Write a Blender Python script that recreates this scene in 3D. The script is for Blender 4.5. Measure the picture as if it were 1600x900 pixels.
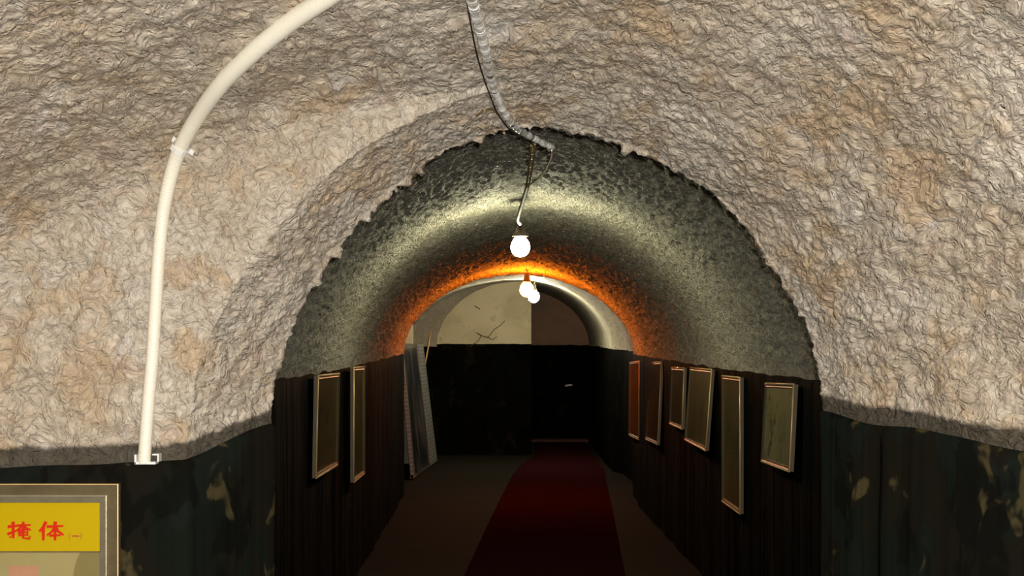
import bpy, bmesh, math, random
import numpy as np
from mathutils import Vector, noise
from mathutils.bvhtree import BVHTree
PI = math.pi
random.seed(7)
for o in list(bpy.data.objects): bpy.data.objects.remove(o)
S = bpy.context.scene
C = S.collection
EYE = 1.55            # eye height; the floor is z = 0, the tunnel runs along +Y

# ------------------------------------------------------------ camera, world, flash, exposure
K = 1.4              # metres of tunnel length per unit of the distances D used below
F0 = 1570.0; FP = F0*K   # focal length in pixels of a 1600 px wide frame
cd = bpy.data.cameras.new('camera'); cam = bpy.data.objects.new('camera', cd); C.objects.link(cam)
cam.location = (0, 0, EYE); cam.rotation_euler = (PI/2, 0, 0)
cd.sensor_width = 36; cd.lens = 36*FP/1600; cd.shift_x = -10/1600; cd.shift_y = 100/1600
cd.clip_start = .02; cd.clip_end = 100
S.camera = cam
w = bpy.data.worlds.new('world'); S.world = w; w.use_nodes = True
w.node_tree.nodes['Background'].inputs[0].default_value = (.5, .5, .5, 1)
w.node_tree.nodes['Background'].inputs[1].default_value = .0
fl = bpy.data.lights.new('camera_flash', 'POINT'); fl.energy = 585; fl.shadow_soft_size = .012
fl.color = (1.0, .955, .87)
flo = bpy.data.objects.new('camera_flash', fl); flo.location = (.03, -.02, EYE+.035); C.objects.link(flo)
S.view_settings.view_transform = 'Standard'; S.view_settings.look = 'None'
S.view_settings.exposure = 0; S.view_settings.gamma = 1; S.view_settings.use_curve_mapping = False
BULB_NEAR, BULB_ORANGE, BULB_FAR = 270, 430, 340      # radiance of the three bulbs

# ------------------------------------------------------------ materials
class N:
    def __init__(s, name):
        s.m = bpy.data.materials.new(name); s.m.use_nodes = True
        s.t = s.m.node_tree; s.b = s.t.nodes['Principled BSDF']
        s.co = s.t.nodes.new('ShaderNodeNewGeometry').outputs['Position']
    def new(s, k, **kw):
        n = s.t.nodes.new(k)
        for a, v in kw.items(): setattr(n, a, v)
        return n
    def link(s, a, b): s.t.links.new(a, b)
    def set(s, n, i, v):
        if hasattr(v, 'node') or isinstance(v, bpy.types.NodeSocket): s.link(v, n.inputs[i])
        else: n.inputs[i].default_value = v
    def noise(s, scale, detail=4, rough=.55, co=None, dist=0, col=False):
        n = s.new('ShaderNodeTexNoise'); n.inputs['Scale'].default_value = scale
        n.inputs['Detail'].default_value = detail; n.inputs['Roughness'].default_value = rough
        n.inputs['Distortion'].default_value = dist
        s.link(co or s.co, n.inputs['Vector'])
        return n.outputs['Color' if col else 'Fac']
    def math(s, op, a, b=0., c=None, clamp=False):
        n = s.new('ShaderNodeMath', operation=op, use_clamp=clamp); s.set(n, 0, a); s.set(n, 1, b)
        if c is not None: s.set(n, 2, c)
        return n.outputs[0]
    def vmath(s, op, a, b=(0, 0, 0), scale=None):
        n = s.new('ShaderNodeVectorMath', operation=op); s.set(n, 0, a); s.set(n, 1, b)
        if scale is not None: n.inputs['Scale'].default_value = scale
        return n.outputs[0]
    def ramp(s, f, lo, hi):
        n = s.new('ShaderNodeMapRange', interpolation_type='SMOOTHSTEP'); s.set(n, 'Value', f)
        n.inputs['From Min'].default_value = lo; n.inputs['From Max'].default_value = hi
        return n.outputs[0]
    def mix(s, f, a, b):
        n = s.new('ShaderNodeMix', data_type='RGBA'); s.set(n, 0, f)
        s.set(n, 6, a if not isinstance(a, tuple) else (*a, 1)); s.set(n, 7, b if not isinstance(b, tuple) else (*b, 1))
        return n.outputs[2]
    def warp(s, scale, amt, co=None):
        c = s.noise(scale, 2, .5, co, col=True)
        v = s.vmath('SUBTRACT', c, (.5, .5, .5)); v = s.vmath('SCALE', v, scale=amt)
        return s.vmath('ADD', co or s.co, v)
    def ridge(s, scale, detail=2, co=None):
        f = s.noise(scale, detail, .5, co)
        return s.math('MULTIPLY', s.math('ABSOLUTE', s.math('SUBTRACT', f, .5)), 4.)   # 0 at crease
    def bump(s, h, strength=1., dist=.01, nrm=None):
        n = s.new('ShaderNodeBump'); n.inputs['Strength'].default_value = strength
        n.inputs['Distance'].default_value = dist; s.link(h, n.inputs['Height'])
        if nrm: s.link(nrm, n.inputs['Normal'])
        return n.outputs[0]
    def done(s, col, rough=.9, metal=0, nrm=None, **kw):
        s.set(s.b, 'Base Color', col if not isinstance(col, tuple) else (*col, 1))
        s.set(s.b, 'Roughness', rough); s.set(s.b, 'Metallic', metal)
        if nrm: s.link(nrm, s.b.inputs['Normal'])
        for k, v in kw.items(): s.set(s.b, k.replace('_', ' '), v)
        return s.m

def mat_plaster(name, cols, fine=1.0, bd=.012, wash=None, ysc=1.):
    """sprayed stucco: curled lumps with thin creases"""
    n = N(name)
    mp = n.new('ShaderNodeMapping'); mp.inputs['Scale'].default_value = (1, ysc, 1); n.link(n.co, mp.inputs['Vector']); co = mp.outputs[0]
    p1 = n.warp(9, .10, co); p2 = n.warp(34, .035, p1)
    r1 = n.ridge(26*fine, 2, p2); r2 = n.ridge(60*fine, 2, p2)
    lum = n.noise(30*fine, 5, .62, p2)
    f1 = n.ramp(n.noise(2.6, 4, .6, p1), .42, .60)
    f2 = n.ramp(n.noise(5.5, 5, .65, p1, .3), .48, .66)
    f3 = n.ramp(n.noise(3.7, 5, .7, n.vmath('ADD', p1, (7, 3, 1))), .55, .72)
    c = n.mix(f1, cols[0], cols[1]); c = n.mix(n.math('MULTIPLY', f2, .85), c, cols[2]); c = n.mix(n.math('MULTIPLY', f3, .8), c, cols[3])
    f4 = n.ramp(n.noise(8.5, 4, .7, n.vmath('ADD', p1, (2, 13, 9))), .56, .68); c = n.mix(n.math('MULTIPLY', f4, .6), c, cols[5])
    g = n.ramp(n.noise(48*fine, 4, .7, p2), .33, .62)
    c = n.mix(n.math('MULTIPLY', n.math('SUBTRACT', 1., g), .46), c, cols[4])
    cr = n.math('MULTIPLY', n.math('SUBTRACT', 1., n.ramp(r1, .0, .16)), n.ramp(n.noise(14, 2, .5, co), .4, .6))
    c = n.mix(n.math('MULTIPLY', cr, .55), c, cols[4])  # crease shade put into the colour, along the bump's ridges
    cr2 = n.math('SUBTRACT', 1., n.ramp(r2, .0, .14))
    c = n.mix(n.math('MULTIPLY', cr2, .25), c, cols[4])  # finer creases shaded in the colour too
    if wash:      # grey-brown paint smear just above the cloth (a stain with a shape of its own)
        at = n.new('ShaderNodeAttribute', attribute_name='above').outputs['Fac']
        h = n.math('ADD', at, n.math('MULTIPLY', n.math('SUBTRACT', n.noise(16, 4), .5), .035))
        k = n.math('SUBTRACT', 1., n.ramp(h, wash-.008, wash+.008))
        c = n.mix(n.math('MULTIPLY', k, .92), c, (.050, .044, .032))
    hgt = n.math('ADD', n.math('MULTIPLY', n.math('MINIMUM', r1, .55), 1.0), n.math('MULTIPLY', lum, 1.1))
    hgt = n.math('ADD', hgt, n.math('MULTIPLY', n.math('MINIMUM', r2, .6), .38))
    hgt = n.math('ADD', hgt, n.math('MULTIPLY', n.noise(120*fine, 4, .65, p2), .55))
    return n.done(c, .72, 0, n.bump(hgt, 1., bd), Specular_IOR_Level=.35)

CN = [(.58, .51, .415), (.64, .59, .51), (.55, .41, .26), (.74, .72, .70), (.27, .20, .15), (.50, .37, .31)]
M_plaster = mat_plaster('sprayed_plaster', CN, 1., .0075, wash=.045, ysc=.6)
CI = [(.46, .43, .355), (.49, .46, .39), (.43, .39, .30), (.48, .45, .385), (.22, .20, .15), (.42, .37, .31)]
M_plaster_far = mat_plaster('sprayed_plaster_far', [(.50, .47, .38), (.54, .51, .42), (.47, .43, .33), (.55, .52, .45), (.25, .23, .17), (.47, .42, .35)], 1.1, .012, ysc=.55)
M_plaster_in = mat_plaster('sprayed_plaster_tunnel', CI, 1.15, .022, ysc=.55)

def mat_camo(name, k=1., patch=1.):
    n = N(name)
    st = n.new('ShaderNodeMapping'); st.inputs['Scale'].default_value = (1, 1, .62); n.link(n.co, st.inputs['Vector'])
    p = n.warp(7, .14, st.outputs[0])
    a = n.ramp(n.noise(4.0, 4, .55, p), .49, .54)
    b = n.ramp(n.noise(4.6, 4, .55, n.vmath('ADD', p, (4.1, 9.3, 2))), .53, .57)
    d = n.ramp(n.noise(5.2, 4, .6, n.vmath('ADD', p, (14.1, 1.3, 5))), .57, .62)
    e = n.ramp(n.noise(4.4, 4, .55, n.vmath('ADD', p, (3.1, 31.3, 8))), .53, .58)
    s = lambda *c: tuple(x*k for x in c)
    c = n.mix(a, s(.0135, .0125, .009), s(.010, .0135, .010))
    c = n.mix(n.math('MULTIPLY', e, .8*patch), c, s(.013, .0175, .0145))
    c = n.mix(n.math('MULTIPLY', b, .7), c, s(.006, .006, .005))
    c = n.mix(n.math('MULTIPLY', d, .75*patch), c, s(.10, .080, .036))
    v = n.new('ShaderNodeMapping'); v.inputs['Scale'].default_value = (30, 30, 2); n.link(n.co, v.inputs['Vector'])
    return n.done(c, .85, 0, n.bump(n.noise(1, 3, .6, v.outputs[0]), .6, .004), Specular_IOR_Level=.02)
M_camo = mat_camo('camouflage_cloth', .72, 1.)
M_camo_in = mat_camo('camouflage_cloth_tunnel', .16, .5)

def simple(name, col, rough=.5, metal=0, bs=0, bscale=50, var=0, **kw):
    n = N(name); c = col
    if var: c = n.mix(n.noise(bscale*.3, 4), tuple(x*(1-var) for x in col), tuple(min(1, x*(1+var)) for x in col))
    return n.done(c, rough, metal, n.bump(n.noise(bscale, 3), .5, bs) if bs else None, **kw)
M_pvc = simple('ivory_plastic', (.86, .83, .72), .38)
M_clip = simple('white_plastic', (.88, .88, .88), .25)
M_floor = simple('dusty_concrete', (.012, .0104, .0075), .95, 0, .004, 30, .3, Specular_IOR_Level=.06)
M_black = simple('black_rubber', (.015, .013, .012), .5)
M_brown = simple('brown_bakelite', (.05, .03, .02), .35)
M_oldwire = simple('tarnished_wire', (.30, .22, .10), .4, .5, var=.5)
M_tape = simple('dusty_insulation_tape', (.42, .38, .26), .6, 0, .002, 120, .4)
M_gilt = simple('gilt_moulding', (.08, .055, .024), .45, .25, .001, 200, .25)
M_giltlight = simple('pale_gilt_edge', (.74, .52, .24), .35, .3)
M_alu = simple('tarnished_aluminium', (.34, .30, .21), .38, .45, .001, 90, .35)
M_alu2 = simple('brown_sign_moulding', (.12, .092, .044), .5, .15, .001, 60, .45)
M_yellow = simple('yellow_sheet', (.50, .355, .001), .6, 0, 0, 8, .06, Specular_IOR_Level=.1)
M_red = simple('red_lettering', (.60, .022, .006), .6, Specular_IOR_Level=.1)
M_redthin = simple('dark_red_lettering', (.40, .06, .02), .5)
M_pinkpic = simple('pink_print', (.44, .22, .13), .5, 0, 0, 40, .3)
M_threshold = simple('dull_red_threshold', (.06, .014, .012), .7)
M_darkwood = simple('dark_wood', (.05, .038, .025), .6)
M_crack = simple('crack_dark', (.05, .045, .03), .9)
M_steel = simple('polished_steel', (.9, .9, .92), .12, 1)

def _tube():   # clear plastic conduit clouded with dust
    n = N('clouded_plastic_tube')
    f = n.ramp(n.noise(45, 4, .6), .35, .62)
    c = n.mix(f, (.40, .38, .35), (.80, .80, .78))
    return n.done(c, n.math('MULTIPLY', f, .35), 0, n.bump(n.noise(120, 2), .6, .003), Coat_Weight=1., Coat_Roughness=.16)
M_tube = _tube()
def _sheet():  # lower sheet of the sign with a darker olive hill shape printed on it
    n = N('printed_sheet')
    sx = n.new('ShaderNodeSeparateXYZ'); n.link(n.co, sx.inputs[0])
    X, Z = sx.outputs[0], sx.outputs[2]
    dx = n.math('SUBTRACT', X, -1.1355); dz = n.math('SUBTRACT', Z, .9127)
    rr = n.math('ADD', n.math('MULTIPLY', dx, dx), n.math('MULTIPLY', n.math('MULTIPLY', dz, dz), .45))
    k = n.math('SUBTRACT', 1., n.ramp(rr, .00766, .0087))
    c = n.mix(n.noise(12, 3), (.30, .24, .085), (.36, .32, .15))
    c = n.mix(n.math('MULTIPLY', k, .7), c, (.15, .115, .032))
    return n.done(c, .45)
M_sheet = _sheet()
def _carpet():
    n = N('red_carpet')
    c = n.mix(n.noise(3, 5, .7), (.018, .0042, .0052), (.027, .0056, .0068))
    return n.done(c, .95, 0, n.bump(n.noise(300, 2), .6, .004), Specular_IOR_Level=.0)
M_carpet = _carpet()
def mat_print(name, a, b, d, seed, glow=.55):
    n = N(name)
    p = n.vmath('ADD', n.co, (seed, 0, seed*2))
    c = n.mix(n.ramp(n.noise(3.2, 3, .5, p), .38, .62), a, b)
    c = n.mix(n.math('MULTIPLY', n.ramp(n.noise(9, 5, .6, p), .56, .66), .8), c, d)
    return n.done(c, .25, 0, None, Coat_Weight=.25, Coat_Roughness=.12)
M_plasterwall = None
def _endwall():
    n = N('stained_cream_render')
    c = n.mix(n.ramp(n.noise(1.6, 4), .4, .65), (.52, .48, .33), (.42, .38, .25))
    c = n.mix(n.math('MULTIPLY', n.ramp(n.noise(6, 5, .7, None, .4), .60, .70), .5), c, (.22, .18, .10))
    return n.done(c, .85, 0, n.bump(n.noise(25, 4), .5, .01))
M_end = _endwall()
M_endbrown = simple('brown_render', (.30, .20, .14), .85, 0, .01, 20, .2)
def _panel():
    n = N('reflection_streaked_glass')
    st = n.new('ShaderNodeMapping'); st.inputs['Scale'].default_value = (2, 2.2, .5); n.link(n.co, st.inputs['Vector'])
    f = n.ramp(n.noise(2.3, 4, .6, st.outputs[0]), .46, .62)
    c = n.mix(f, (.020, .025, .032), (.13, .115, .11))  # pale reflection streaks painted into the glass colour
    return n.done(c, .3, 0, None, Coat_Weight=.5, Coat_Roughness=.1)
M_panel = _panel()
def _mesh_alu():
    n = N('knurled_aluminium')
    wv = n.new('ShaderNodeTexWave', wave_type='BANDS', bands_direction='Z'); wv.inputs['Scale'].default_value = 6
    n.link(n.co, wv.inputs['Vector'])
    c = n.mix(wv.outputs['Fac'], (.13, .14, .14), (.25, .26, .25))
    return n.done(c, .45, .3)
M_knurl = _mesh_alu()
M_pale = simple('pale_board', (.55, .52, .38), .7, 0, .002, 20, .2)
def mat_bulb(name, col, st):
    n = N(name); n.set(n.b, 'Base Color', (.8, .8, .8, 1)); n.set(n.b, 'Emission Color', (*col, 1)); n.set(n.b, 'Emission Strength', st)
    return n.m

# ------------------------------------------------------------ mesh helpers
def link(name, me, parent=None):
    o = bpy.data.objects.new(name, me); C.objects.link(o)
    if parent: o.parent = parent
    return o
def tag(o, label, cat, group=None):
    o['label'] = label; o['category'] = cat
    if group: o['group'] = group
    return o
def empty(name, loc, label, cat, group=None):
    o = bpy.data.objects.new(name, None); C.objects.link(o); o.location = loc; o.empty_display_size = .05
    return tag(o, label, cat, group)
def pydata(name, vs, fs, mats, parent=None, smooth=True, off=None, fm=None):
    if off is not None: vs = [tuple(Vector(v)-Vector(off)) for v in vs]
    me = bpy.data.meshes.new(name); me.from_pydata([tuple(v) for v in vs], [], fs); me.update()
    for m in (mats if isinstance(mats, (list, tuple)) else [mats]): me.materials.append(m)
    if smooth: me.polygons.foreach_set('use_smooth', [True]*len(me.polygons))
    if fm is not None: me.polygons.foreach_set('material_index', fm)
    return link(name, me, parent)
def finish(name, bm, m, parent=None, smooth=False, off=None, bevel=0):
    if off is not None: bmesh.ops.translate(bm, verts=bm.verts, vec=-Vector(off))
    if bevel: bmesh.ops.bevel(bm, geom=list(bm.edges), offset=bevel, segments=2, affect='EDGES', profile=.6)
    bmesh.ops.recalc_face_normals(bm, faces=bm.faces)
    me = bpy.data.meshes.new(name); bm.to_mesh(me); bm.free()
    me.materials.append(m)
    if smooth: me.polygons.foreach_set('use_smooth', [True]*len(me.polygons))
    return link(name, me, parent)
def hexa(bm, p):   # 8 points: bottom 4, top 4
    v = [bm.verts.new(q) for q in p]
    for f in ((0, 1, 2, 3), (7, 6, 5, 4), (0, 4, 5, 1), (1, 5, 6, 2), (2, 6, 7, 3), (3, 7, 4, 0)): bm.faces.new([v[i] for i in f])
def box(bm, x0, x1, y0, y1, z0, z1):
    hexa(bm, [(x0, y0, z0), (x1, y0, z0), (x1, y1, z0), (x0, y1, z0), (x0, y0, z1), (x1, y0, z1), (x1, y1, z1), (x0, y1, z1)])
def spline(pts, step):
    P = [Vector(p) for p in pts]; P = [2*P[0]-P[1]]+P+[2*P[-1]-P[-2]]; out = []
    for i in range(1, len(P)-2):
        a, b, c, d = P[i-1:i+3]; n = max(1, int((c-b).length/step))
        for k in range(n):
            t = k/n
            out.append(.5*((2*b)+(c-a)*t+(2*a-5*b+4*c-d)*t*t+(3*b-a-3*c+d)*t**3))
    out.append(P[-2]); return out
def tube(bm, pts, r, seg=10, rf=None):
    rings = []; up = Vector((.3, .9, .2)).normalized()
    T = (pts[1]-pts[0]).normalized(); u = (up-T*up.dot(T)).normalized()
    for i, p in enumerate(pts):
        T = (pts[min(i+1, len(pts)-1)]-pts[max(i-1, 0)]).normalized()
        u = (u-T*u.dot(T)).normalized(); v = T.cross(u)
        rr = r if rf is None else rf(i, i/(len(pts)-1))
        rings.append([bm.verts.new(p+(u*math.cos(2*PI*k/seg)+v*math.sin(2*PI*k/seg))*rr) for k in range(seg)])
    for a, b in zip(rings, rings[1:]):
        for k in range(seg): bm.faces.new((a[k], a[(k+1) % seg], b[(k+1) % seg], b[k]))
    bm.faces.new(rings[0][::-1]); bm.faces.new(rings[-1])
def lathe(bm, c, prof, seg=24, M=None):
    rings = []
    for r, z in prof:
        rings.append([bm.verts.new(((M @ Vector((r*math.cos(2*PI*k/seg), r*math.sin(2*PI*k/seg), z))) if M else Vector((r*math.cos(2*PI*k/seg), r*math.sin(2*PI*k/seg), z)))+Vector(c)) for k in range(seg)])
    for a, b in zip(rings, rings[1:]):
        for k in range(seg): bm.faces.new((a[k], a[(k+1) % seg], b[(k+1) % seg], b[k]))
    bm.faces.new(rings[0][::-1]); bm.faces.new(rings[-1])

# ------------------------------------------------------------ tunnel shells
def lerp(tab, x):
    return float(np.interp(x, [a for a, _ in tab], [b for _, b in tab]))
def nz(p, s): return noise.noise(Vector(p)*s)          # -1..1
def fr(p, s, o=4): return noise.fractal(Vector(p)*s, .9, 2., o)

def build_shell(prefix, loops, prof, nth, zfloor, disp, folds, mats, wall_rows, right_name, left_name, edge=None, walls=(0, 1)):
    """loops: parameters; prof(param) -> dict(cx, al, ar, zl, zr, zt, p, y). Makes the vault and both cloth-covered walls."""
    L = len(loops); V = np.zeros((L, nth, 3)); ab = np.zeros((L, nth))
    for i, q in enumerate(loops):
        d = prof(q)
        for j in range(nth):
            th = PI*j/(nth-1); c, s_ = math.cos(th), math.sin(th)
            a = d['ar'] if c > 0 else d['al']; p = 2/d['p']
            cc = math.copysign(abs(c)**p, c); ss = abs(s_)**p
            wv = .5+.5*c; zs = d['zr']*wv+d['zl']*(1-wv)
            y = d['y']
            x = d['cx']+a*cc; z = zs+(d['zt']-zs)*ss
            if edge: x, y, z = edge(q, i, L, th, x, y, z, d)
            z += .020*nz((x, y, 4.), 4.5)*math.exp(-(d['zt']-zs)*ss/.05)*(.6 if y > 3.04 else 1)
            V[i, j] = (x, y*K, z+EYE); ab[i, j] = (d['zt']-zs)*ss
    G0 = np.gradient(V, axis=0); G1 = np.gradient(V, axis=1); Nn = np.cross(G0, G1)
    ln = np.linalg.norm(Nn, axis=2, keepdims=True); Nn = Nn/np.maximum(ln, 1e-9)
    # smooth normals a little where loops crowd
    for _ in range(3):
        Nn[1:-1] = (Nn[:-2]+Nn[1:-1]*2+Nn[2:])/4
    Nn /= np.maximum(np.linalg.norm(Nn, axis=2, keepdims=True), 1e-9)
    D = np.zeros((L, nth, 1))
    for i in range(L):
        for j in range(nth):
            D[i, j, 0] = disp(V[i, j])*min(1, .25+ab[i, j]/.05)
    W = V+Nn*D
    vs = W.reshape(-1, 3)
    idx = np.arange(L*nth).reshape(L, nth)
    fs = np.stack([idx[:-1, :-1], idx[:-1, 1:], idx[1:, 1:], idx[1:, :-1]], -1).reshape(-1, 4).tolist()
    o = pydata('ceiling', vs.tolist(), fs, mats[0]); o['kind'] = 'structure'
    at = o.data.attributes.new('above', 'FLOAT', 'POINT'); at.data.foreach_set('value', ab.reshape(-1).astype(np.float32))
    # walls
    out = [o]
    for side, nm in ((0, right_name), (nth-1, left_name)):
        top = W[:, side]; vs = []; arc = 0
        sgn = -1 if side == 0 else 1
        for i in range(L):
            if i: arc += float(np.linalg.norm(top[i, :2]-top[i-1, :2]))
            t = top[min(i+1, L-1), :2]-top[max(i-1, 0), :2]; t = t/max(np.linalg.norm(t), 1e-9)
            nrm = np.array((t[1], -t[0]))*(1 if side == 0 else -1)        # towards the inside
            if (nrm[0]*sgn < -.2): nrm = -nrm
            f = folds(arc, side)
            for r in range(wall_rows):
                u = r/(wall_rows-1)
                z = top[i, 2] if r == 0 else (top[i, 2]-.012 if r == 1 else (top[i, 2]-.012)*(1-((r-1)/(wall_rows-2)))+zfloor*((r-1)/(wall_rows-2)))
                off = 0 if r == 0 else .012+f*(1 if top[i, 1] < 3.04*K else .45)*min(1, .3+r*.15)+.006*nz((top[i, 0], top[i, 1], z), 5)
                vs.append((top[i, 0]+nrm[0]*off, top[i, 1]+nrm[1]*off, z))
        idx = np.arange(L*wall_rows).reshape(L, wall_rows)
        fs = np.stack([idx[:-1, :-1], idx[:-1, 1:], idx[1:, 1:], idx[1:, :-1]], -1).reshape(-1, 4).tolist()
        q = pydata(nm, vs, fs, mats[1]); q['kind'] = 'structure'; out.append(q)
    return out

# near passage (the flash-lit part): narrow vault; on the left it opens into a wider bay ending in a cross wall at y = 2.5
def aleft(D):
    if D >= 2.8: return lerp([(2.8, 1.012), (3.0, .822)], D)
    return float(np.interp(-D, AD, AA))
_s = np.linspace(0, 1, 6000); AD = -(2.8-.012*_s-.78*(1-(1-_s**10)**.1)); AA = 1.012+.95*_s     # cross wall, then its rounded corner
def near_loops():
    Ds = []; D = 3.0
    while D > 2.803: Ds.append(D); D -= .0035
    arc = np.concatenate([[0], np.cumsum(np.hypot(np.diff(AD), np.diff(AA)))])
    for t in np.arange(0, arc[-1], .0062):
        D = -float(np.interp(t, arc, AD))
        if Ds[-1]-D > 0 and D > 1.95: Ds.append(D)
    D = Ds[-1]
    while D > .8: D -= .02; Ds.append(D)
    while D > -1.6: D -= .06; Ds.append(D)
    return Ds
def near_prof(D):
    if D > 3.0: D = 3.0
    return dict(cx=.085, al=aleft(D), ar=lerp([(1, 1.36), (2.0, 1.31), (2.45, 1.148), (2.8, .935), (3, .822)], D), y=D,
                zl=lerp([(2.7, -.318), (2.79, -.316), (2.8, -.298), (3.0, -.222)], D),
                zr=lerp([(1.9, -.245), (2.45, -.234), (3.0, -.172)], D), zt=lerp([(1, .97), (2.0, .95), (2.45, .855), (2.8, .742), (3, .669)], D), p=lerp([(2.4, 2.0), (2.8, 1.84), (3, 1.8)], D))
_rj = random.Random(3)
JAG = []
for k in range(1200):
    JAG.append(0)
k = 0
while k < 1200:                                       # teeth of plaster hanging from the lip
    wd = _rj.randint(4, 22); dp = _rj.random()**2.2*.036
    for m in range(wd):
        if k+m < 1200: JAG[k+m] = dp*(1-abs(m-wd*_rj.uniform(.45, .55))/(wd*.5))
    k += wd+_rj.randint(0, 12)
def near_edge(q, i, L, th, x, y, z, d):
    e = {0: (.30, .075), 1: (.045, .055), 2: (.006, .022)}.get(i)      # back face of the lip
    topk = max(0., math.sin(th))**1.3
    if i < 6:
        j = max(0., JAG[int(th/PI*1199)])*topk+.006*nz((math.cos(th)*9, math.sin(th)*9, 3), 1.2)
        f = [0, .5, 1, 1, .6, .25][i]
        cx, cz = d['cx'], -.2
        vx, vz = x-cx, z-cz; l = math.hypot(vx, vz)
        g = e[0] if e else 0
        x -= vx/l*(j*f-g); z -= vz/l*(j*f-g)*(1 if th > .02 and th < PI-.02 else 0)
        y += (e[1] if e else 0)
        y -= .02*topk*abs(nz((x*11, z*11, 5), 1))*(1 if not e else 0)
    return x, y, z
def lumps(P, k, seed=0.):
    q = Vector(P)+Vector((seed, seed, seed)); q = q+noise.noise_vector(q*k*.45)*(.5/k)
    d = noise.voronoi(q*k, distance_metric='DISTANCE')[0]
    return .45-d[0]
def near_disp(P):
    v = .018*fr(P, 3.0, 3)+.006*fr(Vector(P)+Vector((5, 5, 5)), 11, 3)
    P2 = Vector((P[0], P[1]*.75, P[2]))
    v += NSGN*(.013*lumps(P2, 24)+.0095*lumps(P2, 60, 3.)*(1 if P[1] > 1.2 else 0))
    return v
NSGN = 1.
def near_folds(arc, side):
    return .007*math.sin(arc*11+2.2*math.sin(arc*4.1))+.003*math.sin(arc*31+2*math.sin(arc*9)+side)
def trows(a, n): return a
nl = [3.0, 3.0, 3.0]+near_loops()
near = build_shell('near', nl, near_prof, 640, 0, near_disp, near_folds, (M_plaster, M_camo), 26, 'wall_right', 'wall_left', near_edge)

# long tunnel behind the lip
PB = dict(cx=[(3, .125), (4.4, .125), (6.5, .09), (10, 0), (11, 0)], hw=[(3, 1.195), (4.4, 1.195), (10, 1.225), (11, 1.262)],
          zs=[(3, -.135), (4.37, -.125), (6.5, -.105), (10, -.035), (11, -.02)], zt=[(3, .99), (4.4, .98), (6.2, .945), (10, .885), (11, .855)])
def mid_prof(D):
    return dict(cx=lerp(PB['cx'], D), al=lerp(PB['hw'], D), ar=lerp(PB['hw'], D), zl=lerp(PB['zs'], D), zr=lerp(PB['zs'], D), zt=lerp(PB['zt'], D), p=1.9, y=D)
def mid_edge(q, i, L, th, x, y, z, d):
    if i >= L-2 and y > 10:
        g = .0 if i == L-2 else .22
        vx, vz = x-d['cx'], z+.0; l = math.hypot(vx, vz)
        x += vx/l*g; z += vz/l*g*(1 if .02 < th < PI-.02 else 0); y += .03 if i == L-2 else .05
    return x, y, z
def mid_disp(P):
    Q = Vector((P[0], P[1]*.7, P[2]))
    return .012*fr(P, 2.6, 3)+.030*lumps(Q, 20, 5.)+.012*lumps(Q, 46, 9.)
def mid_folds(arc, side): return .014*math.sin(arc*4.3+2.4*math.sin(arc*1.7))+.006*math.sin(arc*13+3*math.sin(arc*2.9))
ml = list(np.arange(3.06, 4.1, .05))+list(np.arange(4.1, 8.0, .0095))+list(np.arange(8.0, 11.0, .02))+[11.0, 11.0, 11.0]
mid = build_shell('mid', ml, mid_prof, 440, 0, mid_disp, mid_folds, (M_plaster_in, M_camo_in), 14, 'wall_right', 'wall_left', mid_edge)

# last stretch: a little wider, then a rib that narrows it again
PC = dict(cx=[(11, .0), (13, 0.0), (15.2, -.01), (18, .02)], hw=[(11, 1.40), (12.0, 1.38), (12.75, 1.35), (13.05, 1.235), (15.2, 1.22), (18, 1.22)],
          zs=[(11, -.02), (15.2, .09), (18, .1)], zt=[(11, 1.0), (11.9, .975), (12.75, .985), (13.05, .955), (15.2, 1.065), (18, 1.1)])
def far_prof(D):
    h = lerp(PC['hw'], D)
    return dict(cx=lerp(PC['cx'], D), al=1.64 if D < 15.16 else h, ar=h, zl=lerp(PC['zs'], D), zr=lerp(PC['zs'], D), zt=lerp(PC['zt'], D), p=1.95, y=D)
fl_ = list(np.arange(11.06, 17.9, .04))
far = build_shell('far', fl_, far_prof, 220, 0, lambda P: .008*fr(P, 3, 3)+.005*fr(P, 14, 3), mid_folds, (M_plaster_far, M_camo_in), 10, 'wall_right', 'wall_left')

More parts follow.
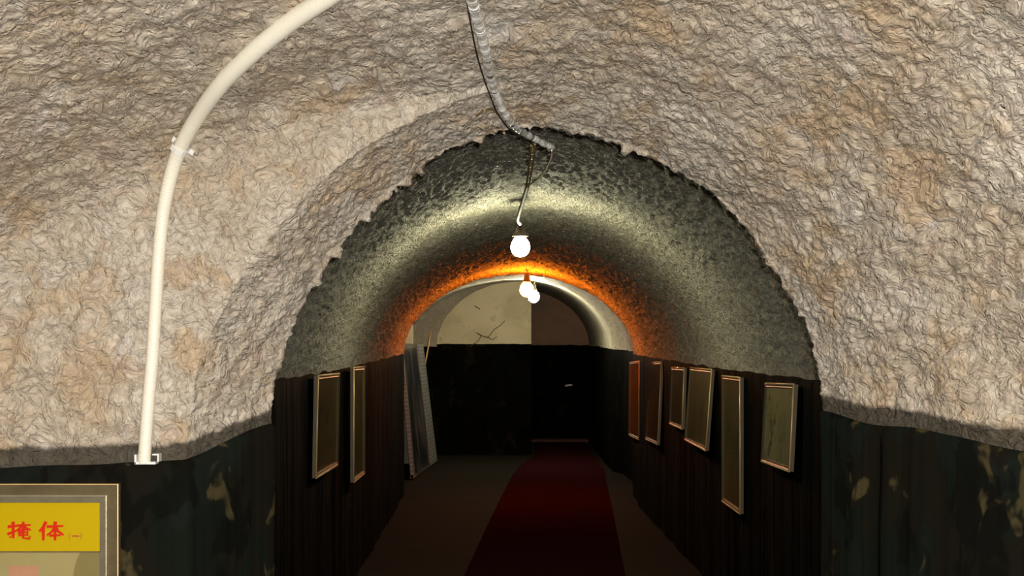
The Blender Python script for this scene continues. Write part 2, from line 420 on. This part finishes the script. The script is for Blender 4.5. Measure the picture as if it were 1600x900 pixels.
# ------------------------------------------------------------ floor, end walls, back of the bay
def grid_plane(name, x0, x1, y0, y1, nx, ny, m, zf=None):
    vs = []; fs = []
    for j in range(ny+1):
        for i in range(nx+1):
            x = x0+(x1-x0)*i/nx; y = y0+(y1-y0)*j/ny; vs.append((x, y, zf(x, y) if zf else 0))
    for j in range(ny):
        for i in range(nx):
            a = j*(nx+1)+i; fs.append((a, a+1, a+nx+2, a+nx+1))
    o = pydata(name, vs, fs, m); o['kind'] = 'structure'; return o
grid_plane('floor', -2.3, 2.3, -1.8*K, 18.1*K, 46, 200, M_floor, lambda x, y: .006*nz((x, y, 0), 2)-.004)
def wall_panel(name, x0, x1, y, zsplit, ztop, mlow, mup, thick=.12):
    nx, nzz = 40, 60; vs = []; fs = []; fm = []
    for j in range(nzz+1):
        z = ztop*j/nzz
        for i in range(nx+1):
            x = x0+(x1-x0)*i/nx
            zz = z+(.012*nz((x*6, 0, 1), 1) if abs(z-zsplit) < .06 else 0)
            low = z < zsplit
            vs.append((x, y+(-.02 if low else 0)+.01*nz((x, y, z), 4)+(.012*math.sin(x*13+2*math.sin(x*4)) if low else 0), zz))
    for j in range(nzz):
        for i in range(nx):
            a = j*(nx+1)+i; fs.append((a, a+1, a+nx+2, a+nx+1)); fm.append(0 if ztop*(j+.5)/nzz < zsplit else 1)
    n0 = len(vs)                                       # end return so the wall has thickness
    vs += [(x1, y-.02, 0), (x1, y+thick, 0), (x1, y+thick, ztop), (x1, y-.02, ztop), (x0, y+thick, 0), (x0, y+thick, ztop)]
    fs += [(n0, n0+1, n0+2, n0+3), (n0+1, n0+4, n0+5, n0+2)]; fm += [0, 0]
    o = pydata(name, vs, fs, [mlow, mup], fm=fm, smooth=False); o['kind'] = 'structure'; return o
endw = wall_panel('wall_end', -1.75, .195, 15.2*K, EYE+.10, 2.95, M_camo_in, M_end, 3.2)
wall_panel('wall_back', .19, 1.6, 17.6*K, EYE+.13, 2.95, M_camo_in, M_endbrown)
wall_panel('wall_behind', -2.2, 1.6, -1.55*K, 1.25, 2.6, M_camo, M_endbrown)
# crack running over the cream end wall
def at(px, py, D): return Vector(((px-810)*D/F0, D*K, EYE+(550-py)*D/F0))
bm = bmesh.new()
for pts in ([(735, 541), (748, 532), (752, 524), (762, 527), (772, 515), (781, 509), (789, 501)], [(752, 524), (745, 520)], [(762, 527), (770, 531), (776, 526)], [(700, 470), (708, 474), (714, 470)], [(742, 478), (750, 483)]):
    tube(bm, spline([at(x, y, 15.188) for x, y in pts], .05), .0055, 5)
q = finish('crack', bm, M_crack, endw)

# ------------------------------------------------------------ carpet
EL = [(.6, -.68), (2, -.62), (6.95, -.375), (9.5, -.25), (12.5, -.085), (13.6, .02), (14.8, .20), (15.3, .25), (17.2, .25)]
ER = [(.6, .33), (2, .42), (6.95, .74), (9.5, .90), (12, 1.05), (13.2, 1.13), (14.2, 1.13), (17.2, 1.13)]
vs = []; fs = []; ys = list(np.arange(.6, 17.21, .08)); nx = 16
for y in ys:
    a, b = lerp(EL, y), lerp(ER, y)
    for i in range(nx+1):
        x = a+(b-a)*i/nx; e = 0 if i in (0, nx) else .010
        vs.append((x, y*K, .004+e+.003*nz((x*3, y*2, 0), 1)*(1 if e else 0)))
for j in range(len(ys)-1):
    for i in range(nx): a = j*(nx+1)+i; fs.append((a, a+1, a+nx+2, a+nx+1))
tag(pydata('carpet_runner', vs, fs, M_carpet), 'long dark red carpet runner laid along the tunnel floor', 'carpet')
bm = bmesh.new(); box(bm, .2, 1.2, 17.22*K, 17.55*K, 0, .05)
o = finish('trim_1', bm, M_threshold, bevel=.008); o['kind'] = 'structure'

# ------------------------------------------------------------ ray helper onto the near plaster
def bvh(o):
    me = o.data; return BVHTree.FromPolygons([v.co.copy() for v in me.vertices], [tuple(p.vertices) for p in me.polygons])
TN = bvh(near[0]); TL = bvh(near[2])
def on_near(px, py, gap):
    d = Vector(((px-810)/FP, 1, (550-py)/FP)); h = TN.ray_cast(Vector((0, 0, EYE)), d.normalized())
    if h[0] is None: h = TL.ray_cast(Vector((0, 0, EYE)), d.normalized())
    p = h[0] if h[0] is not None and h[0].y < 3.0*K else Vector((0, 0, EYE))+d*2.99*K
    return p-d.normalized()*gap

# ------------------------------------------------------------ ivory conduit
cpx = [(225, 724), (231, 640), (238, 560), (243, 480), (248, 400), (257, 320), (276, 245), (305, 188), (345, 132), (395, 82), (450, 37), (505, 0), (575, -45), (660, -95)]
raw = [on_near(x, y, .024) for x, y in cpx]
depth = [p.y/K for p in raw]
for _ in range(2): depth = [depth[0]]+[min(depth[i], (depth[i-1]+2*depth[i]+depth[i+1])/4) for i in range(1, len(depth)-1)]+[depth[-1]]
depth = [d-.006 for d in depth]
pts = [at(x, y, d) for (x, y), d in zip(cpx, depth)]
root = empty('conduit_pipe', pts[0], 'thick ivory plastic conduit bending up the left plaster wall', 'conduit')
sp = spline(pts, .0016)
bm = bmesh.new(); tube(bm, sp, .0155, 18, lambda i, t: .0175+.0055*min(1, max(0, t-.30)/.4)+.00035*math.sin(i*2*PI/4)); finish('pipe', bm, M_pvc, root, True, pts[0])
def clip(p, T, nm, w_=.05):   # saddle clip across the pipe
    b = bmesh.new(); T = T.normalized(); side = T.cross(Vector((0, 1, 0))).normalized(); out = side.cross(T).normalized()
    if out.y > 0: out = -out
    ring = []
    prof = [(-w_*.70, -.016), (-w_*.46, -.016), (-.0222, .002), (-.018, .016), (0, .0228), (.018, .016), (.0222, .002), (w_*.46, -.016), (w_*.70, -.016)]
    for a, h in prof:
        for th_ in (0, .003):
            for s_ in (-.008, .008):
                k = 1 if abs(a) > .016 else 0
                ring.append(b.verts.new(p+side*a*(1)+out*(h+th_)+T*s_))
    for i in range(len(prof)-1):
        A = ring[i*4:i*4+4]; B = ring[i*4+4:i*4+8]
        for f in ((0, 1), (1, 3), (3, 2), (2, 0)): b.faces.new((A[f[0]], A[f[1]], B[f[1]], B[f[0]]))
    b.faces.new([ring[i] for i in (0, 1, 3, 2)]); b.faces.new([ring[-4+i] for i in (0, 1, 3, 2)])
    return finish(nm, b, M_clip, root, False, pts[0])
i_ = min(range(len(sp)), key=lambda i: abs(sp[i].z-(EYE+(550-232)*2.72/F0)))
clip(sp[i_], sp[i_+5]-sp[i_-5], 'clip')
bm = bmesh.new(); p = at(228, 719, depth[0]); 
for (x0, x1, z0, z1) in ((-.029, .029, -.011, -.004), (-.029, -.024, -.011, .016), (.020, .038, .014, .018), (.034, .038, -.004, .016)):
    box(bm, p.x+x0, p.x+x1, p.y-.012, p.y+.022, p.z+z0, p.z+z1)
finish('end_bracket', bm, M_clip, root, False, pts[0], bevel=.001)

# ------------------------------------------------------------ clouded tube and wires along the crown
tpx = [(725, -60), (738, 0), (750, 45), (761, 90), (769, 130), (782, 163), (797, 190)]
tp = [on_near(x, y, .034) for x, y in tpx]
tp += [at(815, 205, 3.05), at(838, 218, 3.12), at(864, 231, 3.18)]
root = empty('crown_conduit', tp[-1], 'clouded plastic conduit running along the vault crown to the jagged lip', 'conduit')
sp = spline(tp, .004)
bm = bmesh.new(); tube(bm, sp, .01, 12, lambda i, t: .0150-.0050*t+.0012*math.sin(i*.55)+.0008*math.sin(i*1.9)); finish('tube', bm, M_tube, root, True, tp[-1])
for k in (.2, .3, .42, .5, .58, .66, .74, .82, .9):
    i = int(k*(len(sp)-2)); bm = bmesh.new(); tube(bm, [sp[i]-(sp[i+1]-sp[i]).normalized()*.004, sp[i]+(sp[i+1]-sp[i]).normalized()*.004], .0150-.0045*k, 12)
    finish('clamp_ring', bm, M_steel if k > .4 else M_clip, root, True, tp[-1])
bpx = [(718, -60), (729, 0), (736, 40), (745, 85), (756, 122), (768, 155), (778, 178), (797, 203)]
bp = [on_near(x, y, .034) for x, y in bpx]+[at(815, 216, 3.05), at(832, 226, 3.12)]
bm = bmesh.new(); tube(bm, spline(bp, .01), .0022, 8)
tag(finish('electric_wire', bm, M_black, None, True), 'thin black wire beside the clouded conduit on the crown', 'wire')
bm = bmesh.new(); tube(bm, spline([on_near(745, 181, .03), on_near(757, 172, .04), on_near(770, 171, .04), on_near(779, 179, .034)], .006), .0036, 6)
tag(finish('electric_wire', bm, M_oldwire, None, True), 'short curled loose wire end poking left from the crown conduit', 'wire')

# ------------------------------------------------------------ bulbs
def make_bulb(base_pts, p, r, col, st, label, colr=.041):
    """p = centre of the glowing bulb; base_pts = cord from the ceiling fixing down to the lampholder"""
    root = empty('hanging_bulb', p, label, 'light bulb')
    top = Vector(p)+Vector((0, 0, r*1.5))
    bm = bmesh.new()
    prof = [(.002, -1.12), (.30, -1.08), (.62, -.93), (.86, -.66), (.99, -.30), (1., .0), (.93, .36), (.74, .70), (.52, .96), (.42, 1.12), (.40, 1.2)]
    lathe(bm, p, [(a*r, b*r) for a, b in prof], 28)
    finish('bulb_glass', bm, mat_bulb('bulb_'+label[:5].strip(), col, st), root, True, p)
    bm = bmesh.new(); lathe(bm, p, [(.024, r*1.02), (colr, r*1.04), (colr+.001, r*1.12), (.034, r*1.5), (.030, r*1.55), (.028, r*2.0), (.014, r*2.25), (.006, r*2.3)], 20)  # holder collar widened to block light going up to the vault
    finish('lamp_holder', bm, M_brown, root, True, p)
    for nm, pts, rad, m in base_pts:
        bm = bmesh.new(); tube(bm, spline(pts, .02), rad, 8); finish(nm, bm, m, root, True, p)
    return root
# near bulb: its cord reaches from the lip down and back to the lampholder
B1 = at(813, 385, 6.15); T1 = B1+Vector((0, 0, .135))
knot = at(824, 292, 4.4)
tw = [at(833, 226, 3.13), at(831, 245, 3.4), at(828, 268, 3.9), knot]
make_bulb([('cord', [knot, at(816, 318, 5.0), at(809, 342, 5.6), T1], .010, M_tape),
           ('wire', [at(864, 231, 3.18), at(860, 250, 3.45), at(846, 274, 3.95), knot], .0045, M_tape)],
          B1, .058, (1.0, .985, .66), BULB_NEAR, 'white glowing bulb hanging nearest, below the jagged lip', .050)
# the twisted pair
bm = bmesh.new(); s1 = spline(tw, .012)
for ph in (0, PI):
    tube(bm, [q+Vector((math.cos(i*.8+ph), 0, math.sin(i*.8+ph)))*.006 for i, q in enumerate(s1)], .0045, 6)
tag(finish('electric_wire', bm, M_oldwire, None, True), 'twisted brassy wire pair dropping from the conduit end behind the lip', 'wire')
B2 = at(823, 452, 10.5)
zc2 = EYE+.87
make_bulb([('cord', [Vector((B2.x-.02, B2.y, zc2+.02)), Vector((B2.x+.015, B2.y, zc2-.06)), B2+Vector((0, 0, .13))], .008, M_tape)],
          B2, .072, (1.0, .20, .006), BULB_ORANGE, 'orange glowing bulb hanging in the middle of the tunnel')
B3 = at(834, 463, 13.45)
make_bulb([('cord', [Vector((B3.x, B3.y, EYE+1.0)), Vector((B3.x+.01, B3.y, B3.z+.18)), B3+Vector((0, 0, .14))], .008, M_tape)],
          B3, .075, (1.0, .93, .66), BULB_FAR, 'warm white bulb hanging furthest, in front of the cream end wall')

# ------------------------------------------------------------ framed pictures on the tunnel walls
def picture(name, c_nt, c_nb, c_ft, c_fb, D0, D1, pm, label, mw=.022):
    """corners as image bearings of the near/far stiles; D0, D1 the distances of those stiles"""
    NT, NB, FT, FB = at(*c_nt, D0), at(*c_nb, D0), at(*c_ft, D1), at(*c_fb, D1)
    c = (NT+NB+FT+FB)/4
    u = ((FT-NT)+(FB-NB)).normalized(); v = ((NT-NB)+(FT-FB)).normalized(); v = (v-u*v.dot(u)).normalized()
    n = u.cross(v)
    if n.x*c.x > 0: n = -n                             # faces the tunnel axis
    W = ((FT-NT).length+(FB-NB).length)/4; H = ((NT-NB).length+(FT-FB).length)/4
    root = empty(name, c-v*H, label, 'picture', 'gilt framed pictures along the tunnel walls')
    off = c-v*H
    P = lambda a, b, d: c+u*a+v*b+n*d
    bm = bmesh.new()
    prof = [(0, -.012), (0, .008), (.25, .014), (.55, .010), (.8, .012), (1, .004), (1, -.012)]   # moulding section
    rings = []
    for t, d in prof:
        k = t*mw; rings.append([bm.verts.new(P(a*(W-k), b*(H-k), d)) for a, b in ((-1, -1), (1, -1), (1, 1), (-1, 1))])
    rings.append(rings[0])
    for a, b in zip(rings, rings[1:]):
        for k in range(4):
            try: bm.faces.new((a[k], a[(k+1) % 4], b[(k+1) % 4], b[k]))
            except ValueError: pass
    finish('frame', bm, M_gilt, root, False, off)
    bm = bmesh.new(); k = mw*.8
    hexa(bm, [P(-(W-k), -(H-k), -.010), P(W-k, -(H-k), -.010), P(W-k, H-k, -.010), P(-(W-k), H-k, -.010), P(-(W-k), -(H-k), .003), P(W-k, -(H-k), .003), P(W-k, H-k, .003), P(-(W-k), H-k, .003)])
    finish('print', bm, pm, root, False, off)
    # slim edging bead around the outside, flash glint put into its pale colour
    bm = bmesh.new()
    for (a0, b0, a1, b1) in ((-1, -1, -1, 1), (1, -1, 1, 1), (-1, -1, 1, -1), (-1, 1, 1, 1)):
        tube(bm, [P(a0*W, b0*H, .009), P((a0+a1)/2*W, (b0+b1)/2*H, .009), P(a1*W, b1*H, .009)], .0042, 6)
    finish('glint_bead', bm, M_giltlight, root, True, off)
    return root
pg = mat_print('parchment_print', (.33, .30, .13), (.25, .235, .10), (.07, .075, .03), 1)
pb = mat_print('brown_print', (.15, .105, .04), (.10, .07, .028), (.03, .02, .01), 4)
pd = mat_print('dark_brown_print', (.070, .05, .02), (.095, .062, .022), (.02, .015, .008), 8)
def DL(x, X): return X*F0/(x-810)
XL = -1.045
picture('framed_picture', (495, 584), (490.5, 750), (527, 586), (526, 724), DL(493, XL), DL(527, XL), pd, 'gilt framed picture nearest the lip on the left wall')
picture('framed_picture', (550, 573), (551, 755), (568, 574), (567, 739), DL(550, XL-.01), DL(568, XL-.01), pd, 'narrow tall gilt framed picture, farther of two hung on the left wall')
XR = 1.27
picture('framed_picture', (1243.4, 600.5), (1236, 737), (1199, 599), (1192, 721), DL(1240, XR), DL(1195, XR), pg, 'olive parchment picture in gilt frame, nearest on the right wall')
picture('framed_picture', (1158.5, 589), (1159, 804), (1131, 588), (1130, 782), DL(1158.5, XR), DL(1130.5, XR), pd, 'tallest gilt framed dark picture on the right wall')
picture('framed_picture', (1114.5, 577), (1104.5, 705), (1080, 575), (1072, 687), DL(1109, XR-.02), DL(1076, XR-.02), pb, 'wide brown picture in gilt frame between the tallest and the shortest on the right wall')
picture('framed_picture', (1070.3, 575), (1068, 671), (1051.5, 574), (1047, 662), DL(1069, XR-.035), DL(1049, XR-.035), pb, 'shortest gilt framed picture on the right wall')
picture('framed_picture', (1035, 566), (1029, 694), (1016, 566), (1010, 687), DL(1032, XR-.05), DL(1013, XR-.05), pd, 'gilt framed picture second from the far end of the right wall')
picture('framed_picture', (1000.5, 565.5), (999, 686), (985, 565.5), (984, 681), DL(1000, XR-.055), 10.95, pd, 'gilt framed picture farthest along the right wall')
bm = bmesh.new(); a, b = at(673, 518, 15.12), at(640, 705, 15.12); a.y = 15.2*K-.04; b.z = .02; b.y = 15.2*K-.2
tube(bm, spline([b, (a+b)/2, a], .1), .012, 8)
tag(finish('gilt_pole', bm, M_giltlight, None, True), 'thin gilt pole leaning on the cream end wall beside the glazed panel', 'pole')

# ------------------------------------------------------------ leaning panel, and a pale board added for a lit wall end
def quadslab(bm, A, B, Cc, Dd, t):   # A,B bottom, C,D top; t thickness vector
    hexa(bm, [A, B, B+t, A+t, Dd, Cc, Cc+t, Dd+t])
BN, BF, TNr, TF = at(646, 749, 12.2), at(683, 720, 14.2), at(627, 538, 12.2), at(661, 538, 14.2)
BN.z = BF.z = .02
root = empty('leaning_panel', BN, 'tall grey glazed panel leaning against the left wall', 'panel')
t = Vector((-.04, 0, 0))
def PL(a, b): return (BN*(1-a)+BF*a)*(1-b)+(TNr*(1-a)+TF*a)*b
bm = bmesh.new(); quadslab(bm, PL(.05, .02), PL(.70, .02), PL(.70, .99), PL(.05, .99), t*.6); finish('pane', bm, M_panel, root, False, BN)
bm = bmesh.new(); quadslab(bm, PL(0, 0)+Vector((.006, 0, 0)), PL(.05, 0)+Vector((.006, 0, 0)), PL(.05, 1)+Vector((.006, 0, 0)), PL(0, 1)+Vector((.006, 0, 0)), t); finish('side_rail', bm, M_knurl, root, False, BN, bevel=.003)
bm = bmesh.new(); quadslab(bm, PL(.70, 0)+Vector((.012, 0, 0)), PL(.97, 0)+Vector((.012, 0, 0)), PL(.97, 1)+Vector((.012, 0, 0)), PL(.70, 1)+Vector((.012, 0, 0)), t); finish('side_rail', bm, M_knurl, root, False, BN, bevel=.003)
bm = bmesh.new(); quadslab(bm, PL(0, -.005), PL(.97, -.005), PL(.97, .02), PL(0, .02), t*1.1); finish('bottom_rail', bm, M_darkwood, root, False, BN)
bm = bmesh.new(); quadslab(bm, PL(0, .985), PL(.97, .985), PL(.97, 1.005), PL(0, 1.005), t*1.1); finish('top_rail', bm, M_darkwood, root, False, BN)
bm = bmesh.new(); x0 = -1.565
for (a, b, y0, y1, zt_) in ((x0, x0+.11, 13.9, 13.94, EYE+.42), (x0-.028, x0, 13.87, 13.96, EYE+.45)):
    k = -.05; y0 *= K; y1 *= K; hexa(bm, [(a+k, y0, .005), (b+k, y0, .005), (b+k, y1, .005), (a+k, y1, .005), (a, y0, zt_), (b, y0, zt_), (b, y1, zt_), (a, y1, zt_)])
tag(finish('stand_in_board', bm, M_pale, None, False, None, .003), 'pale board added in place of a lit wall end above the leaning glazed panel', 'board')

# handle on the dark wall at the very end, its glint put in as a white lever
hb = at(884, 603, 17.56)
root = empty('wall_handle', hb, 'small metal handle with a white lever as its glint on the dark wall at the tunnel end', 'handle')
bm = bmesh.new(); lathe(bm, hb, [(.004, 0), (.03, .0), (.03, .012), (.004, .014)], 16); bmesh.ops.rotate(bm, verts=bm.verts, cent=hb, matrix=__import__('mathutils').Matrix.Rotation(PI/2, 3, 'X')); finish('rose', bm, M_steel, root, True, hb)
bm = bmesh.new(); tube(bm, spline([hb, hb+Vector((0, -.05, 0)), hb+Vector((.03, -.06, .01)), hb+Vector((.11, -.06, .02))], .01), .016, 10); finish('lever', bm, M_clip, root, True, hb)

# ------------------------------------------------------------ sign board on the cross wall, left
SY = 2.8*K-.062; SC = SY/K/F0; G = SC*F0/2.448
def SX(px): return (px-810)*SC
def SZ(py): return EYE+(550-py)*SC
sr, st_, sl, sb = SX(185), SZ(756), SX(185)-.72, SZ(756)-.85
root = empty('sign_board', (sr-.33, SY, sb), 'framed yellow headed notice board with red characters on the left wall', 'sign')
off = (sr-.33, SY, sb)
def fring(k0, d0, k1, d1, bm):
    k0 *= G; k1 *= G
    a = [(sl+k0, SY+d0, sb+k0), (sr-k0, SY+d0, sb+k0), (sr-k0, SY+d0, st_-k0), (sl+k0, SY+d0, st_-k0)]
    b = [(sl+k1, SY+d1, sb+k1), (sr-k1, SY+d1, sb+k1), (sr-k1, SY+d1, st_-k1), (sl+k1, SY+d1, st_-k1)]
    A = [bm.verts.new(v) for v in a]; B = [bm.verts.new(v) for v in b]
    for k in range(4): bm.faces.new((A[k], A[(k+1) % 4], B[(k+1) % 4], B[k]))
bm = bmesh.new(); fring(0, .022, 0, .002, bm); fring(0, .002, .003, 0, bm); fring(.003, 0, .027, .004, bm); finish('outer_frame', bm, M_alu2, root, False, off)
bm = bmesh.new(); fring(.0265, .004, .0275, -.004, bm); fring(.0275, -.004, .030, -.005, bm); fring(.030, -.005, .046, .004, bm); fring(.046, .004, .048, .016, bm); finish('inner_lip', bm, M_alu, root, False, off)
bm = bmesh.new(); fring(0, -.001, .0022, -.002, bm); finish('glint_bead', bm, M_giltlight, root, False, off)  # highlight along the sign's edge, put in as a pale strip
hz = SZ(862)
bm = bmesh.new(); box(bm, sl+.046*G, sr-.048*G, SY+.010, SY+.014, hz, st_-.046*G); finish('header', bm, M_yellow, root, False, off)
bm = bmesh.new(); box(bm, sl+.046*G, sr-.048*G, SY+.011, SY+.015, sb+.046*G, hz-.003); finish('sheet', bm, M_sheet, root, False, off)
bm = bmesh.new(); box(bm, sl+.046*G, sr-.048*G, SY+.007, SY+.013, hz-.003, hz); finish('divider', bm, M_alu2, root, False, off)
bm = bmesh.new(); box(bm, SX(11), SX(58), SY+.009, SY+.0115, SZ(940), SZ(885)); finish('picture', bm, M_pinkpic, root, False, off)
def text(body, px, py, h, m, offs=0., name='character', sx=1.):
    cu = bpy.data.curves.new('t', 'FONT'); cu.body = body; cu.size = 1; cu.extrude = .01; cu.offset = offs
    o = bpy.data.objects.new('t', cu); C.objects.link(o)
    dg = bpy.context.evaluated_depsgraph_get(); me = bpy.data.meshes.new_from_object(o.evaluated_get(dg)); bpy.data.objects.remove(o)
    cs = np.array([v.co[:] for v in me.vertices])
    if len(cs) == 0: return
    mn, mx = cs.min(0), cs.max(0); s = h/max(mx[1]-mn[1], .05) if name != 'dash' else h
    cx, cy = (mn+mx)[:2]/2
    for v in me.vertices:
        x, y, z = v.co; v.co = ((x-cx)*s*sx+SX(px)-off[0], SY+.0095-z*s*.3-off[1], (y-cy)*s+SZ(py)-off[2])
    me.materials.clear(); me.materials.append(m); link(name, me, root)
def strokes(x0, y0, w_, h_, ss):     # brush-written character from its strokes, in a 100 x 100 box
    bm = bmesh.new()
    for n_, (wd, pts) in enumerate(ss):
        P_ = [Vector((SX(x0+a*w_/100), SY+.008-n_*.00004, SZ(y0+b*h_/100))) for a, b in pts]; k = wd*w_/100*SC
        L_ = []; R_ = []
        for i, p in enumerate(P_):
            T = (P_[min(i+1, len(P_)-1)]-P_[max(i-1, 0)]).normalized(); nn = Vector((-T.z, 0, T.x)); q = k*(1. if i == 0 else .78 if i < len(P_)-1 else .62)
            ex = -T*k*.3 if i == 0 else T*k*.3 if i == len(P_)-1 else T*0
            L_.append((p+nn*q*.5+ex)); R_.append((p-nn*q*.5+ex))
        f = [bm.verts.new(v) for v in L_]; g = [bm.verts.new(v) for v in R_]
        b1 = [bm.verts.new(v+Vector((0, .002, 0))) for v in L_]; b2 = [bm.verts.new(v+Vector((0, .002, 0))) for v in R_]
        for i in range(len(f)-1):
            bm.faces.new((f[i], f[i+1], g[i+1], g[i])); bm.faces.new((b1[i], f[i], f[i+1], b1[i+1])); bm.faces.new((g[i], b2[i], b2[i+1], g[i+1]))
    finish('character', bm, M_red, root, False, off)
strokes(11, 817, 35, 27, [(14, [(2, 24), (36, 20)]), (15, [(22, 0), (22, 90), (10, 84)]), (13, [(0, 66), (36, 48)]),
    (12, [(42, 18), (98, 14)]), (13, [(68, 0), (64, 18), (42, 42)]), (12, [(68, 18), (80, 32), (98, 42)]),
    (11, [(46, 44), (88, 42), (86, 74)]), (11, [(48, 44), (50, 76)]), (10, [(49, 58), (86, 57)]), (10, [(50, 73), (86, 72)]), (13, [(67, 30), (67, 90), (96, 94), (97, 82)])])
strokes(60, 817, 37, 27, [(15, [(26, 0), (16, 26), (2, 48)]), (15, [(16, 30), (16, 98)]), (12, [(34, 24), (98, 20)]), (15, [(66, 0), (66, 98)]),
    (12, [(64, 26), (52, 54), (34, 72)]), (13, [(68, 26), (80, 52), (99, 70)]), (11, [(46, 76), (88, 74)])])
text('(', 107, 838.5, 10*SC, M_redthin)
text(')', 124.5, 838.5, 10*SC, M_redthin)
bm = bmesh.new(); box(bm, SX(111), SX(122), SY+.008, SY+.0105, SZ(839.2), SZ(837.2)); finish('character', bm, M_redthin, root, False, off)
